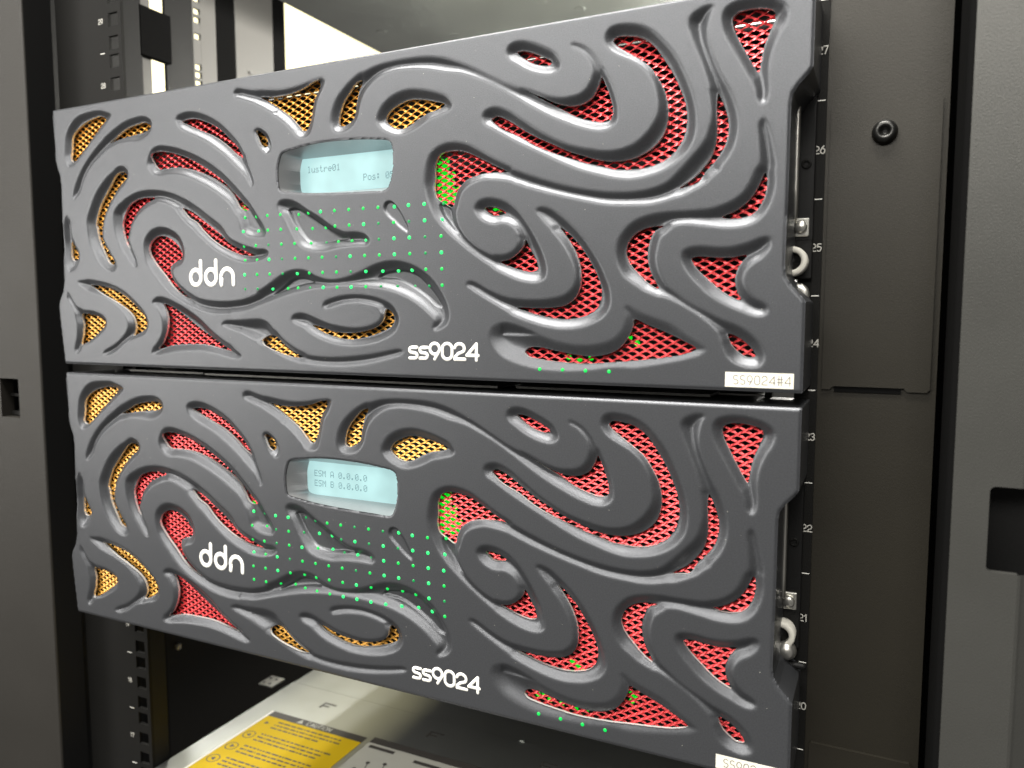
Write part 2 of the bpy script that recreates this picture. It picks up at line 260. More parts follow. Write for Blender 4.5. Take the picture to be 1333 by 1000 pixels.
  'bigJ': [(328.4,131.5),(330.8,134.6),(336.8,135.0),(343.4,132.6),(349.9,127.8),(357.3,122.2),(365.5,117.3),(373.5,113.4),(382.2,110.6),(390.8,109.0),(399.2,109.1),(406.6,111.1),(412.1,115.1),(415.4,119.2),(417.4,123.3),(418.1,128.6),(417.2,135.0),(414.6,140.7),(410.9,145.1),(405.8,148.9),(399.9,151.9),(395.2,155.0),(392.6,159.3),(393.1,162.6),(396.3,164.6),(402.2,164.7),(408.9,163.1),(414.7,159.9),(419.8,154.8),(424.7,148.8),(428.8,141.3),(432.2,133.1),(434.7,124.4),(435.3,116.7),(433.9,110.0),(430.4,104.7),(424.9,100.5),(417.6,97.5),(405.2,95.7),(395.2,97.6),(384.1,101.3),(372.7,106.2),(361.9,111.6),(351.8,116.6),(342.5,121.6),(335.8,125.6),(330.5,128.6)],
  'eyeR': [(341.7,160.5),(343.2,163.7),(347.5,164.8),(353.5,163.8),(360.8,160.7),(366.7,157.1),(370.4,152.9),(370.0,149.6),(366.2,147.7),(360.8,148.4),(353.5,151.4),(347.1,155.1),(343.1,157.7)],
  'topR': [(445.0,161.7),(447.0,164.9),(452.5,166.1),(458.4,166.1),(464.9,164.5),(470.8,162.4),(472.5,159.1),(471.7,154.9),(469.0,150.3),(466.7,144.9),(465.4,139.3),(465.6,133.4),(465.8,127.5),(464.8,123.5),(462.9,122.4),(460.8,124.3),(460.0,128.2),(458.0,133.6),(455.3,139.2),(451.4,145.6),(447.9,151.3),(445.5,156.8)],
  'snake': [(463.0,116.6),(461.3,114.1),(461.7,108.1),(462.2,102.1),(462.0,96.1),(460.9,95.0),(459.0,89.5),(455.4,85.0),(449.4,81.6),(441.8,79.9),(432.4,79.6),(422.7,79.6),(414.5,78.7),(407.6,76.4),(403.4,73.0),(400.0,68.0),(398.8,62.3),(399.8,56.5),(402.9,51.3),(408.9,47.1),(416.7,43.7),(425.1,40.4),(431.6,37.1),(438.1,33.1),(443.0,29.2),(448.4,23.3),(449.4,19.3),(450.6,15.3),(453.6,12.4),(458.3,10.6),(462.8,10.3),(465.8,11.6),(467.1,14.8),(465.8,18.9),(463.2,22.7),(459.3,26.0),(454.1,29.0),(448.4,31.1),(441.3,34.6),(433.2,38.9),(426.6,43.8),(421.6,47.9),(419.1,52.8),(418.1,58.4),(418.9,64.9),(420.8,69.8),(424.4,72.8),(430.1,73.9),(438.0,73.0),(446.6,71.8),(454.3,71.7),(460.4,73.0),(464.7,76.6),(467.5,81.7),(469.1,88.3),(469.2,95.1),(469.5,97.0),(468.3,103.8),(466.6,110.6),(464.7,115.3)],
  'triR': [(429.7,58.9),(430.2,61.8),(433.5,63.3),(439.0,63.5),(446.9,62.6),(453.0,63.0),(458.9,64.6),(463.4,66.4),(466.8,66.7),(468.4,64.9),(467.7,61.5),(464.5,57.8),(460.8,55.5),(457.9,52.6),(456.9,48.8),(458.5,44.3),(462.0,40.4),(465.8,38.5),(467.8,36.4),(467.4,33.9),(464.3,32.7),(459.8,33.5),(453.7,36.3),(447.4,39.4),(441.1,43.4),(436.2,48.3),(432.4,53.1)],
  'cee': [(358.1,84.2),(360.2,85.5),(365.7,84.4),(371.1,80.8),(377.3,75.2),(383.5,68.4),(388.8,60.9),(393.4,52.6),(396.5,44.5),(396.6,38.0),(393.6,33.0),(387.4,29.2),(379.5,27.1),(369.7,26.8),(359.5,28.7),(349.2,32.1),(338.6,37.2),(328.8,42.5),(321.9,46.5),(319.0,48.9),(320.9,50.7),(324.9,49.9),(331.8,46.3),(340.6,42.7),(350.1,40.9),(359.5,40.5),(368.7,41.6),(375.8,43.9),(378.9,48.0),(379.3,52.9),(377.5,59.5),(373.9,66.0),(369.4,71.9),(363.9,77.1),(360.2,81.0)],
  'wedge': [(332.2,23.3),(334.2,27.4),(339.8,29.6),(346.6,28.8),(354.1,26.3),(362.5,23.0),(371.7,20.2),(381.6,19.0),(390.3,19.7),(397.2,21.8),(401.8,26.1),(403.8,32.2),(403.3,37.0),(405.0,37.8),(411.2,34.6),(417.8,32.2),(425.8,29.1),(432.9,24.1),(438.4,20.6),(441.6,18.0),(439.3,15.6),(434.7,13.9),(423.7,11.3),(407.4,8.6),(399.9,8.8),(384.3,6.7),(370.0,6.0),(357.0,6.9),(346.6,9.3),(338.8,12.6),(333.7,17.9)],
 },
 'H': {
  'leaf': [(14.7,137.0),(15.0,145.5),(16.9,153.3),(24.3,159.1),(34.9,162.2),(46.0,163.1),(50.1,161.1),(42.9,154.7),(34.2,147.1),(25.5,139.5),(18.8,136.1)],
  'arcA': [(53.2,145.4),(60.9,149.3),(69.3,152.8),(79.0,154.5),(87.7,154.7),(91.7,151.6),(86.6,149.5),(77.0,148.3),(69.0,147.5),(60.7,146.1)],
  'arcB': [(61.9,125.9),(65.9,125.6),(68.2,122.1),(62.5,118.3),(54.8,111.8),(48.3,104.3),(43.5,96.7),(41.7,86.8),(42.4,86.9),(45.1,81.2),(49.7,74.4),(53.1,69.3),(51.9,67.0),(47.2,67.7),(41.7,75.0),(37.2,83.7),(35.5,91.8),(34.9,92.8),(35.5,96.2),(40.4,106.1),(47.8,114.7),(55.9,122.5)],
  'chip': [(9.5,83.7),(13.6,81.0),(17.6,77.0),(17.3,73.5),(12.5,70.3),(9.3,71.4)],
  'redA': [(119.3,151.9),(127.7,152.9),(137.7,150.2),(148.8,145.0),(158.2,137.6),(164.6,131.7),(168.2,125.7),(162.0,128.7),(154.0,135.0),(144.4,140.9),(133.1,145.6),(124.6,149.1)],
  'redB': [(92.8,134.2),(99.1,135.8),(110.4,133.7),(123.6,129.4),(133.6,124.5),(143.4,119.0),(153.0,112.2),(161.0,105.0),(167.7,99.0),(171.0,96.3),(167.5,95.3),(164.2,97.2),(160.9,102.0),(155.6,108.4),(147.4,113.6),(137.6,118.5),(126.2,122.5),(114.4,124.8),(103.8,125.0),(96.9,125.1),(93.3,128.8)],
  'crescentA': [(61.1,93.8),(66.1,102.6),(76.2,107.5),(87.4,108.3),(93.6,107.3),(86.4,105.0),(78.2,101.1),(71.9,94.9),(68.1,87.3),(66.9,83.6),(67.8,76.9),(65.9,78.1),(62.7,83.8),(61.1,90.0)],
  'crescentB': [(116.6,99.7),(124.9,96.7),(134.9,90.3),(146.1,83.1),(154.3,76.9),(163.9,72.8),(176.0,68.7),(166.5,69.0),(154.1,72.5),(143.0,78.1),(134.6,84.2),(127.6,90.6),(121.8,93.9)],
  'hook': [(86.3,75.1),(87.3,79.5),(92.2,83.1),(98.5,83.6),(104.9,81.2),(111.2,76.6),(114.4,71.5),(113.3,68.3),(107.6,66.6),(104.0,64.5),(103.5,60.6),(106.0,56.0),(112.8,49.6),(119.4,44.7),(124.1,42.4),(114.9,45.6),(106.0,51.1),(98.7,58.4),(91.3,65.7),(87.6,70.7)],
  'triL': [(96.6,40.5),(103.8,38.8),(114.3,33.4),(124.5,27.0),(136.0,20.6),(147.4,14.8),(154.4,11.6),(143.0,13.4),(131.4,15.1),(117.9,15.2),(104.1,14.4),(91.4,11.9),(96.1,16.5),(99.6,23.2),(100.6,29.8),(99.0,35.8)],
  'cornerL': [(17.3,34.0),(22.4,34.6),(31.1,33.6),(40.4,30.1),(40.2,26.1),(33.7,21.1),(26.4,16.3),(20.5,13.5),(15.8,13.1),(17.6,20.0),(18.3,27.1)],
  'arcC': [(27.6,53.7),(37.7,53.1),(51.2,50.2),(62.6,45.2),(72.8,38.1),(79.4,32.2),(80.8,27.5),(76.3,22.7),(68.1,20.0),(69.6,25.1),(68.6,30.8),(63.7,36.5),(54.0,42.2),(42.4,46.9),(34.0,50.5)],
  'triT': [(182.6,158.9),(193.2,157.8),(204.7,157.9),(214.7,159.5),(223.3,162.2),(227.3,163.3),(226.3,159.2),(222.7,154.0),(220.8,148.6),(218.9,142.2),(216.3,137.7),(213.4,136.7),(210.4,139.6),(204.3,145.5),(196.8,150.6),(189.2,155.3)],
  'eyeT': [(179.1,140.0),(181.5,140.1),(185.3,136.8),(186.8,131.9),(185.5,130.1),(181.9,133.4),(180.0,136.5)],
  'swooshA': [(255.2,159.1),(252.0,153.8),(250.4,147.1),(249.6,141.7),(246.5,138.4),(240.6,136.5),(238.5,137.6),(239.0,142.9),(241.8,149.0),(246.6,154.1),(251.5,158.3)],
  'swooshB': [(353.0,141.2),(360.6,137.7),(367.8,134.1),(374.9,132.2),(381.0,132.6),(385.7,135.1),(388.6,139.5),(390.4,143.4),(392.9,138.6),(395.0,132.9),(396.1,128.1),(395.3,124.1),(391.4,123.1),(385.4,124.3),(378.4,126.7),(371.4,130.6),(363.3,135.2)],
  'dee': [(269.5,136.4),(271.2,140.5),(277.0,143.9),(284.6,145.8),(292.0,145.0),(299.3,143.3),(306.0,140.8),(303.6,139.2),(296.1,137.8),(289.8,135.4),(284.4,132.5),(280.1,131.3),(274.6,132.4)],
  'smile': [(216.3,27.9),(223.4,26.6),(232.0,24.3),(244.1,23.5),(255.9,25.0),(263.8,27.8),(267.3,31.3),(268.5,36.7),(271.5,35.1),(273.1,31.4),(271.7,27.9),(265.1,24.5),(255.8,21.6),(246.4,20.0),(236.8,20.4),(227.0,22.7),(219.7,25.6)],
  'wave': [(179.5,18.6),(182.6,21.1),(187.9,21.5),(192.7,19.3),(198.1,14.8),(204.5,11.4),(210.4,9.4),(203.9,9.0),(196.1,10.6),(187.0,13.4),(180.8,16.4)],
  'spiralA': [(299.4,103.7),(300.0,111.6),(303.1,115.9),(310.5,117.2),(318.6,115.7),(326.5,112.0),(334.4,107.9),(341.9,104.0),(335.3,104.5),(326.5,104.1),(318.7,102.1),(313.8,98.1),(311.7,93.9),(310.7,89.6),(308.8,89.0),(305.2,90.9),(300.5,93.9),(299.0,99.5)],
  'spiralB': [(443.9,129.8),(445.7,126.1),(447.7,120.6),(448.6,114.5),(447.1,107.0),(443.4,101.2),(438.8,96.1),(436.2,92.0),(431.5,90.7),(427.1,90.0),(430.6,92.3),(434.6,95.0),(439.2,100.0),(442.2,105.1),(443.7,111.9),(443.7,119.5),(443.4,124.9)],
  'spiralC': [(328.5,87.3),(332.4,87.7),(337.3,86.4),(340.6,84.2),(336.3,83.2),(332.4,83.7)],
  'spiralD': [(351.6,70.6),(354.1,65.4),(357.0,60.3),(357.7,55.9),(354.5,54.8),(348.8,55.7),(343.1,57.5),(337.4,60.0),(343.1,61.3),(347.8,64.2),(350.7,67.5)],
  'bigJ': [(332.7,130.4),(335.3,131.8),(342.0,129.0),(349.6,124.0),(357.0,119.6),(365.2,115.6),(374.2,111.2),(381.2,108.6),(389.9,105.8),(398.3,104.7),(406.6,105.6),(413.9,108.8),(418.9,113.5),(421.2,118.8),(421.9,125.0),(420.6,132.2),(417.6,138.8),(413.4,144.8),(408.3,149.0),(401.5,153.5),(397.2,156.7),(395.7,158.7),(397.0,160.5),(403.1,160.2),(409.0,158.5),(414.2,154.7),(419.2,148.0),(423.4,141.3),(426.7,134.5),(429.4,127.3),(430.3,120.2),(429.2,113.3),(425.7,107.2),(420.1,103.0),(412.6,100.7),(404.0,100.4),(396.3,101.2),(394.2,101.9),(383.0,105.0),(374.2,108.1),(366.1,111.2),(357.0,115.3),(347.7,120.8),(339.2,124.9),(334.4,128.4)],
  'eyeR': [(346.7,160.8),(350.4,161.0),(355.9,159.1),(361.4,156.4),(365.0,154.0),(363.9,152.6),(359.6,153.0),(355.0,154.6),(350.4,157.5)],
  'topR': [(449.2,160.5),(451.4,162.5),(456.6,163.1),(462.4,162.4),(466.2,160.8),(466.7,158.1),(465.3,153.9),(463.3,149.1),(462.0,144.2),(461.4,139.9),(460.6,136.4),(458.5,139.5),(455.4,145.1),(451.9,151.6),(449.7,156.3)],
  'snakeA': [(464.6,94.4),(465.4,91.4),(465.0,86.1),(463.2,80.9),(459.9,77.2),(454.5,75.5),(446.4,76.3),(452.8,79.1),(458.0,83.0),(461.5,88.0)],
  'snakeB': [(421.4,73.8),(416.5,71.6),(414.1,66.9),(413.2,60.4),(414.7,53.8),(417.7,48.0),(419.1,45.3),(414.9,47.3),(409.7,51.9),(405.4,56.5),(403.1,61.5),(403.9,66.6),(406.9,70.6),(411.9,73.2),(417.1,74.0)],
  'snakeC': [(450.5,25.1),(455.3,23.4),(459.2,20.4),(461.9,17.2),(462.4,15.4),(459.2,14.8),(455.3,16.9),(452.2,20.2)],
  'triR': [(433.5,58.7),(437.0,59.6),(443.3,59.0),(451.1,58.7),(457.9,59.5),(455.3,56.0),(453.5,52.1),(452.9,48.2),(454.0,43.5),(456.0,39.8),(451.5,41.4),(446.0,45.0),(440.4,49.9),(436.3,53.9)],
  'cee': [(369.7,75.9),(375.4,71.6),(380.9,65.6),(385.6,58.6),(389.1,52.0),(391.1,45.4),(390.5,39.5),(387.0,34.9),(381.1,32.5),(373.9,31.5),(364.8,32.1),(355.5,34.2),(346.4,37.1),(355.5,36.9),(364.8,37.0),(373.0,38.4),(378.3,42.3),(380.9,48.0),(380.9,54.6),(379.0,61.3),(375.4,68.0)],
  'wedge': [(351.0,15.2),(353.9,17.4),(360.4,17.4),(368.8,15.9),(377.9,14.4),(386.8,13.6),(394.6,14.9),(400.6,17.9),(404.7,22.8),(407.2,28.1),(407.8,31.4),(414.5,28.8),(424.3,24.9),(432.4,21.1),(437.1,18.2),(430.9,15.5),(421.3,13.8),(410.6,12.4),(395.5,10.9),(381.5,10.0),(368.8,10.6),(358.6,11.7),(352.7,13.1)],
 },
 'B': {
  'waveA': [(187.4,44.5),(194.8,49.3),(203.4,54.3),(211.7,55.0),(219.4,51.9),(210.3,50.2),(199.9,47.7)],
  'waveB': [(262.7,53.5),(264.5,55.6),(270.2,57.0),(279.1,57.6),(287.3,55.3),(294.7,49.2),(300.5,42.8),(303.7,37.3),(300.0,37.8),(294.1,42.4),(285.5,47.8),(274.6,52.3),(267.8,53.1)],
  'drop': [(201.1,93.8),(206.5,94.5),(215.2,91.2),(223.7,85.6),(232.2,81.1),(238.1,78.8),(244.6,76.2),(233.2,74.2),(223.4,73.4),(214.8,75.5),(208.7,81.6),(205.0,86.7),(202.0,91.7)],
  'tear': [(269.0,90.2),(270.2,93.3),(273.8,93.8),(277.9,90.1),(281.6,84.5),(284.3,78.9),(283.9,77.1),(279.9,79.3),(275.0,83.4),(270.6,87.3)],
  'strip': [(302.1,91.1),(308.8,88.2),(310.8,82.9),(313.9,77.3),(316.9,73.6),(312.3,76.6),(307.2,81.7),(303.6,86.3)],
 },
}
HT = 171.4; WD = 482.6
BORDER = [(0, 171.4), (0.3, 154), (.8, 137), (2.2, 132), (4.2, 127.5), (4.8, 122), (4.6, 100), (3.6, 70), (3.4, 58), (1.5, 50), (-2.4, 44), (-3.6, 39.5), (-3.4, 34), (-1.6, 16), (0, 0),
          (482.6, 0), (482.6, 39.2), (480.4, 42.0), (476.6, 46.2), (474.4, 50.0), (473.9, 54), (474.3, 88), (474.3, 121), (475.0, 125.5), (477.4, 129.0), (481, 132.9), (482.6, 135.4), (482.6, 171.4)]
LCDOUT = [(197.2, 105.0), (205, 103.4), (222, 101.6), (240, 100.7), (258, 100.2), (270.2, 100.3), (272.4, 102.6), (274.5, 108.9), (275.2, 116), (274.6, 122), (273.0, 125.2), (263, 127.1), (250, 128.3), (237, 128.8), (222, 128.6), (209, 127.2), (199.4, 125.2), (197.2, 121.5), (195.8, 115.5), (196.0, 109)]
DEP, RUN, THK = 3.2, 5.5, 1.4
STEP = .55
def round_border():
    return np.array(BORDER)
def smooth(t): t = np.clip(t, 0, 1); return t*t*(3-2*t)
def wall(t): t = np.clip(t, 0, 1); return .65*t*t*(3-2*t)+.35*(1-(1-t)**2)     # crisp lip, concave foot
gx = np.arange(-6, WD+6, STEP); gz = np.arange(-3, HT+3, STEP)
GX, GZ = np.meshgrid(gx, gz, indexing='ij')
def local(poly, pad):
    i0, i1 = np.searchsorted(gx, [poly[:, 0].min()-pad, poly[:, 0].max()+pad]); j0, j1 = np.searchsorted(gz, [poly[:, 1].min()-pad, poly[:, 1].max()+pad])
    return slice(max(0, i0), i1+1), slice(max(0, j0), j1+1)
MARGIN = {'wedge': 1.2, 'eyeT': 1.6, 'spiralC': 3.0, 'snakeC': 3.4, 'chip': 3.2}
DIN = np.full(GX.shape, -50.0); YS = np.zeros(GX.shape)    # distance inside any recess, depth
WIDE = {'wedge': 9.5, 'wave': 6.6, 'eyeT': 3.2}
for k, p in TR['O'].items():
    q = spline(p); sl = local(q, 2); e = sdf(q, GX[sl], GZ[sl]); DIN[sl] = np.maximum(DIN[sl], e)
    YS[sl] = np.maximum(YS[sl], DEP*wall(e/WIDE.get(k, RUN)))
OUT = DIN.copy()
for k, p in TR['H'].items():               # every opening has a sloping wall all round
    q = spline(p); sl = local(q, 8); e = np.minimum(sdf(q, GX[sl], GZ[sl])+MARGIN.get(k, 3.6), OUT[sl]+.7)
    a = DIN[sl]; kk = 1.5; t_ = np.clip(.5+.5*(e-a)/kk, 0, 1); DIN[sl] = np.maximum(a, a*(1-t_)+e*t_+kk*t_*(1-t_))
    YS[sl] = np.maximum(YS[sl], DEP*wall(DIN[sl]/WIDE.get(k, RUN)))
ker = np.exp(-.5*(np.arange(-6, 7)*STEP/.5)**2); ker /= ker.sum()      # moulded, softened relief
for ax in (0, 1): YS = sum(w_*np.roll(YS, n_-6, ax) for n_, w_ in enumerate(ker))
for k, p in TR['B'].items():
    q = spline(p); sl = local(q, 2); e = sdf(q, GX[sl], GZ[sl]); YS[sl] += 1.3*smooth(e/.9+.2)
KEEP = np.full(GX.shape, 50.0)
HOLES = {}
for k, p in TR['H'].items():
    q = spline(p); sl = local(q, 3); e = np.minimum(sdf(q, GX[sl], GZ[sl]), DIN[sl]-.8)
    HOLES[k] = q; KEEP[sl] = np.minimum(KEEP[sl], -e)
q = spline(LCDOUT); LCDQ = q; sl = local(q, 4); e = sdf(q, GX[sl], GZ[sl]); KEEP[sl] = np.minimum(KEEP[sl], -e)
r = 1.0; d = np.clip(-e, 0, r); YS[sl] += np.where(-e < r, r-np.sqrt(np.maximum(0, r*r-(r-d)**2)), 0)
e = sdf(round_border(), GX, GZ); KEEP = np.minimum(KEEP, e)
r = 1.5; d = np.clip(e, 0, r); YS += np.where(e < r, r-np.sqrt(np.maximum(0, r*r-(r-d)**2)), 0)
# clip the grid at KEEP = 0
NI, NJ = GX.shape
idx = -np.ones(GX.shape, int); kp = KEEP > 0
idx[kp] = np.arange(kp.sum())
V = [np.stack([GX[kp], YS[kp], GZ[kp]], 1)]; nv = int(kp.sum()); extra = []; ecache = {}
def cut(i0, j0, i1, j1):
    global nv
    key = (i0, j0, i1, j1) if (i0, j0) < (i1, j1) else (i1, j1, i0, j0)
    if key in ecache: return ecache[key]
    a, b, c, d_ = key; t = KEEP[a, b]/(KEEP[a, b]-KEEP[c, d_]); t = min(.98, max(.02, t))
    extra.append((GX[a, b]+t*(GX[c, d_]-GX[a, b]), YS[a, b]+t*(YS[c, d_]-YS[a, b]) if kp[a, b] == kp[c, d_] else (YS[a, b] if kp[a, b] else YS[c, d_])+0*t, GZ[a, b]+t*(GZ[c, d_]-GZ[a, b])))
    ecache[key] = nv; nv += 1; return nv-1
cnt = kp[:-1, :-1].astype(int)+kp[1:, :-1]+kp[:-1, 1:]+kp[1:, 1:]
ii, jj = np.nonzero(cnt == 4)
faces = np.stack([idx[ii, jj], idx[ii+1, jj], idx[ii+1, jj+1], idx[ii, jj+1]], 1).tolist()
rim = []
for i, j in zip(*np.nonzero((cnt > 0) & (cnt < 4))):
    cs = [(i, j), (i+1, j), (i+1, j+1), (i, j+1)]; poly = []; kind = []
    for k in range(4):
        a, b = cs[k], cs[(k+1) % 4]
        if kp[a]: poly.append(idx[a]); kind.append(0)
        if kp[a] != kp[b]: poly.append(cut(*a, *b)); kind.append(1 if kp[a] else 2)
    if len(poly) >= 3:
        faces.append(poly)
        for k in range(len(poly)):
            if kind[k] == 1 and kind[(k+1) % len(poly)] == 2: rim.append((poly[k], poly[(k+1) % len(poly)]))
V = np.concatenate(V+[np.array(extra)])
# rim walls: short behind the openings, deep along the outer edges
wmap = {}; WV = []; WF = []; WM = []
ZONE = lambda x, z: 40.0 if (x < 10 or x > 470) and 1.0 < z < HT-1.0 else 43.0
LCDB = (LCDQ[:, 0].min()-1.5, LCDQ[:, 0].max()+1.5, LCDQ[:, 1].min()-1.5, LCDQ[:, 1].max()+1.5)
brd = round_border()
def bdist(x, z): return abs(float(sdf(brd, np.array([[x]]), np.array([[z]]))[0, 0]))
def wv(i):
    if i in wmap: return wmap[i]
    x, y, z = V[i]
    near = (x < 7 or x > 472 or z < 1.2 or z > HT-1.2) and bdist(x, z) < .5
    dp = (ZONE(x, z) if near else y+THK)
    n = len(WV); WV.append((x, y, z)); WV.append((x, dp, z)); wmap[i] = n; return n
for a, b in rim:
    x, y, z = V[a]
    if LCDB[0] < x < LCDB[1] and LCDB[2] < z < LCDB[3]: continue
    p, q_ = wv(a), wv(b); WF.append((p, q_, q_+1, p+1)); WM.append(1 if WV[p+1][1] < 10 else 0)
PANEL = mesh(V.tolist(), faces); PANEL.materials.append(M['paint']); PANEL.shade_smooth()
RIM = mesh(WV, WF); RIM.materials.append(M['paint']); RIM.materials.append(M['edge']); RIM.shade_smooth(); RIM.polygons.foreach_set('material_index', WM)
# expanded-metal inserts, one per opening
def insert_mesh(poly, m):
    lw, sw = 6.6, 3.75; b = MB(); x0, x1, z0, z1 = poly[:, 0].min()-4, poly[:, 0].max()+4, poly[:, 1].min()-4, poly[:, 1].max()+4
    segs = []
    i0, i1 = int(x0/lw*2)-1, int(x1/lw*2)+2; j0, j1 = int(z0/sw*2)-1, int(z1/sw*2)+2
    for i in range(i0, i1):
        for j in range(j0, j1):
            if (i+j) % 2: continue
            for dj in (1, -1): segs.append((i*lw/2, j*sw/2, (i+1)*lw/2, (j+dj)*sw/2, dj))
    A = np.array(segs); e = sdf(poly, (A[:, 0]+A[:, 2])/2, (A[:, 1]+A[:, 3])/2)
    for (ax, az, bx, bz, dj), ee in zip(segs, e):
        if ee < -3.2: continue
        # a slanted flat strand: the lower node lies a little deeper, the strand is twisted like slit and stretched sheet
        hw, tw = (.52, .50) if dj > 0 else (.58, .22); th = .6; n = []
        mx, mz = (ax+bx)/2, (az+bz)/2
        for (px, pz, k) in ((ax, az, 0), (mx, mz+.16, 1), (bx, bz, 0)):
            yy = 5.5-(.22 if k else 0)*dj; h_ = hw*(1.25 if not k else .9); t_ = tw*(.6 if not k else 1)
            for (sz, sy) in ((h_, t_), (h_*.7, t_+th), (-h_*.9, -t_+th), (-h_, -t_)): n.append((px, yy+sy, pz+sz))
        f = []
        for k in range(2):
            o = k*4; f += [(o, o+4, o+5, o+1), (o+1, o+5, o+6, o+2), (o+2, o+6, o+7, o+3), (o+3, o+7, o+4, o)]
        b.add(n, f)
    return b.mesh(m)
GOLD = {'leaf', 'arcA', 'arcB', 'chip', 'cornerL', 'arcC', 'triT', 'eyeT', 'swooshA', 'dee', 'smile', 'wave'}
INS = {k: insert_mesh(q, 'gold' if k in GOLD else 'red') for k, q in HOLES.items()}
def dome(r, h, m):
    b = MB(); b.lathe(0, 0, [(r, 0), (r*.92, -h*.45), (r*.6, -h*.85), (.02, -h)], 12); return b.mesh(m)
LED = dome(1.0, .5, 'led'); LEDB = dome(1.08, .55, 'led2'); LEDI = dome(1.5, .8, 'led3'); LED0 = dome(.85, .45, 'led0')
for me in (LED, LEDB, LEDI, LED0): me.shade_smooth()
def surf_y(x, z):
    i = int(round((x-gx[0])/STEP)); j = int(round((z-gz[0])/STEP)); return float(YS[i, j])
def hole_at(x, z):
    i = int(round((x-gx[0])/STEP)); j = int(round((z-gz[0])/STEP)); return KEEP[i, j] < .3

# 5x7 dot-matrix characters
DM = {'l': '01100 00100 00100 00100 00100 00100 01110', 'u': '00000 00000 10001 10001 10001 10011 01101', 's': '00000 00000 01110 10000 01110 00001 11110', 't': '01000 01000 11100 01000 01000 01001 00110',
 'r': '00000 00000 10110 11001 10000 10000 10000', 'e': '00000 00000 01110 10001 11111 10000 01110', '0': '01110 10001 10011 10101 11001 10001 01110', '1': '00100 01100 00100 00100 00100 00100 01110',
 'P': '11110 10001 10001 11110 10000 10000 10000', 'o': '00000 00000 01110 10001 10001 10001 01110', ':': '00000 01100 01100 00000 01100 01100 00000', '5': '11111 10000 11110 00001 00001 10001 01110',
 'E': '11111 10000 10000 11110 10000 10000 11111', 'S': '01111 10000 10000 01110 00001 00001 11110', 'M': '10001 11011 10101 10101 10001 10001 10001', 'A': '01110 10001 10001 10001 11111 10001 10001',
 'B': '11110 10001 10001 11110 10001 10001 11110', '.': '00000 00000 00000 00000 00000 01100 01100'}
def lcd_text(line, x, z, parent, y, px=.50):
    for ch in line:
        if ch != ' ':
            b = MB()
            for rr, row in enumerate(DM[ch].split()):
                for cc, bit in enumerate(row):
                    if bit == '1': b.add([(x+cc*px+dx*px*.88, y, z-rr*px*1.08-dz*px*.95) for dx, dz in ((0, 0), (1, 0), (1, 1), (0, 1))], [(0, 1, 2, 3)])
            b.build('display_character', 'lcdink', parent)
        x += 6*px

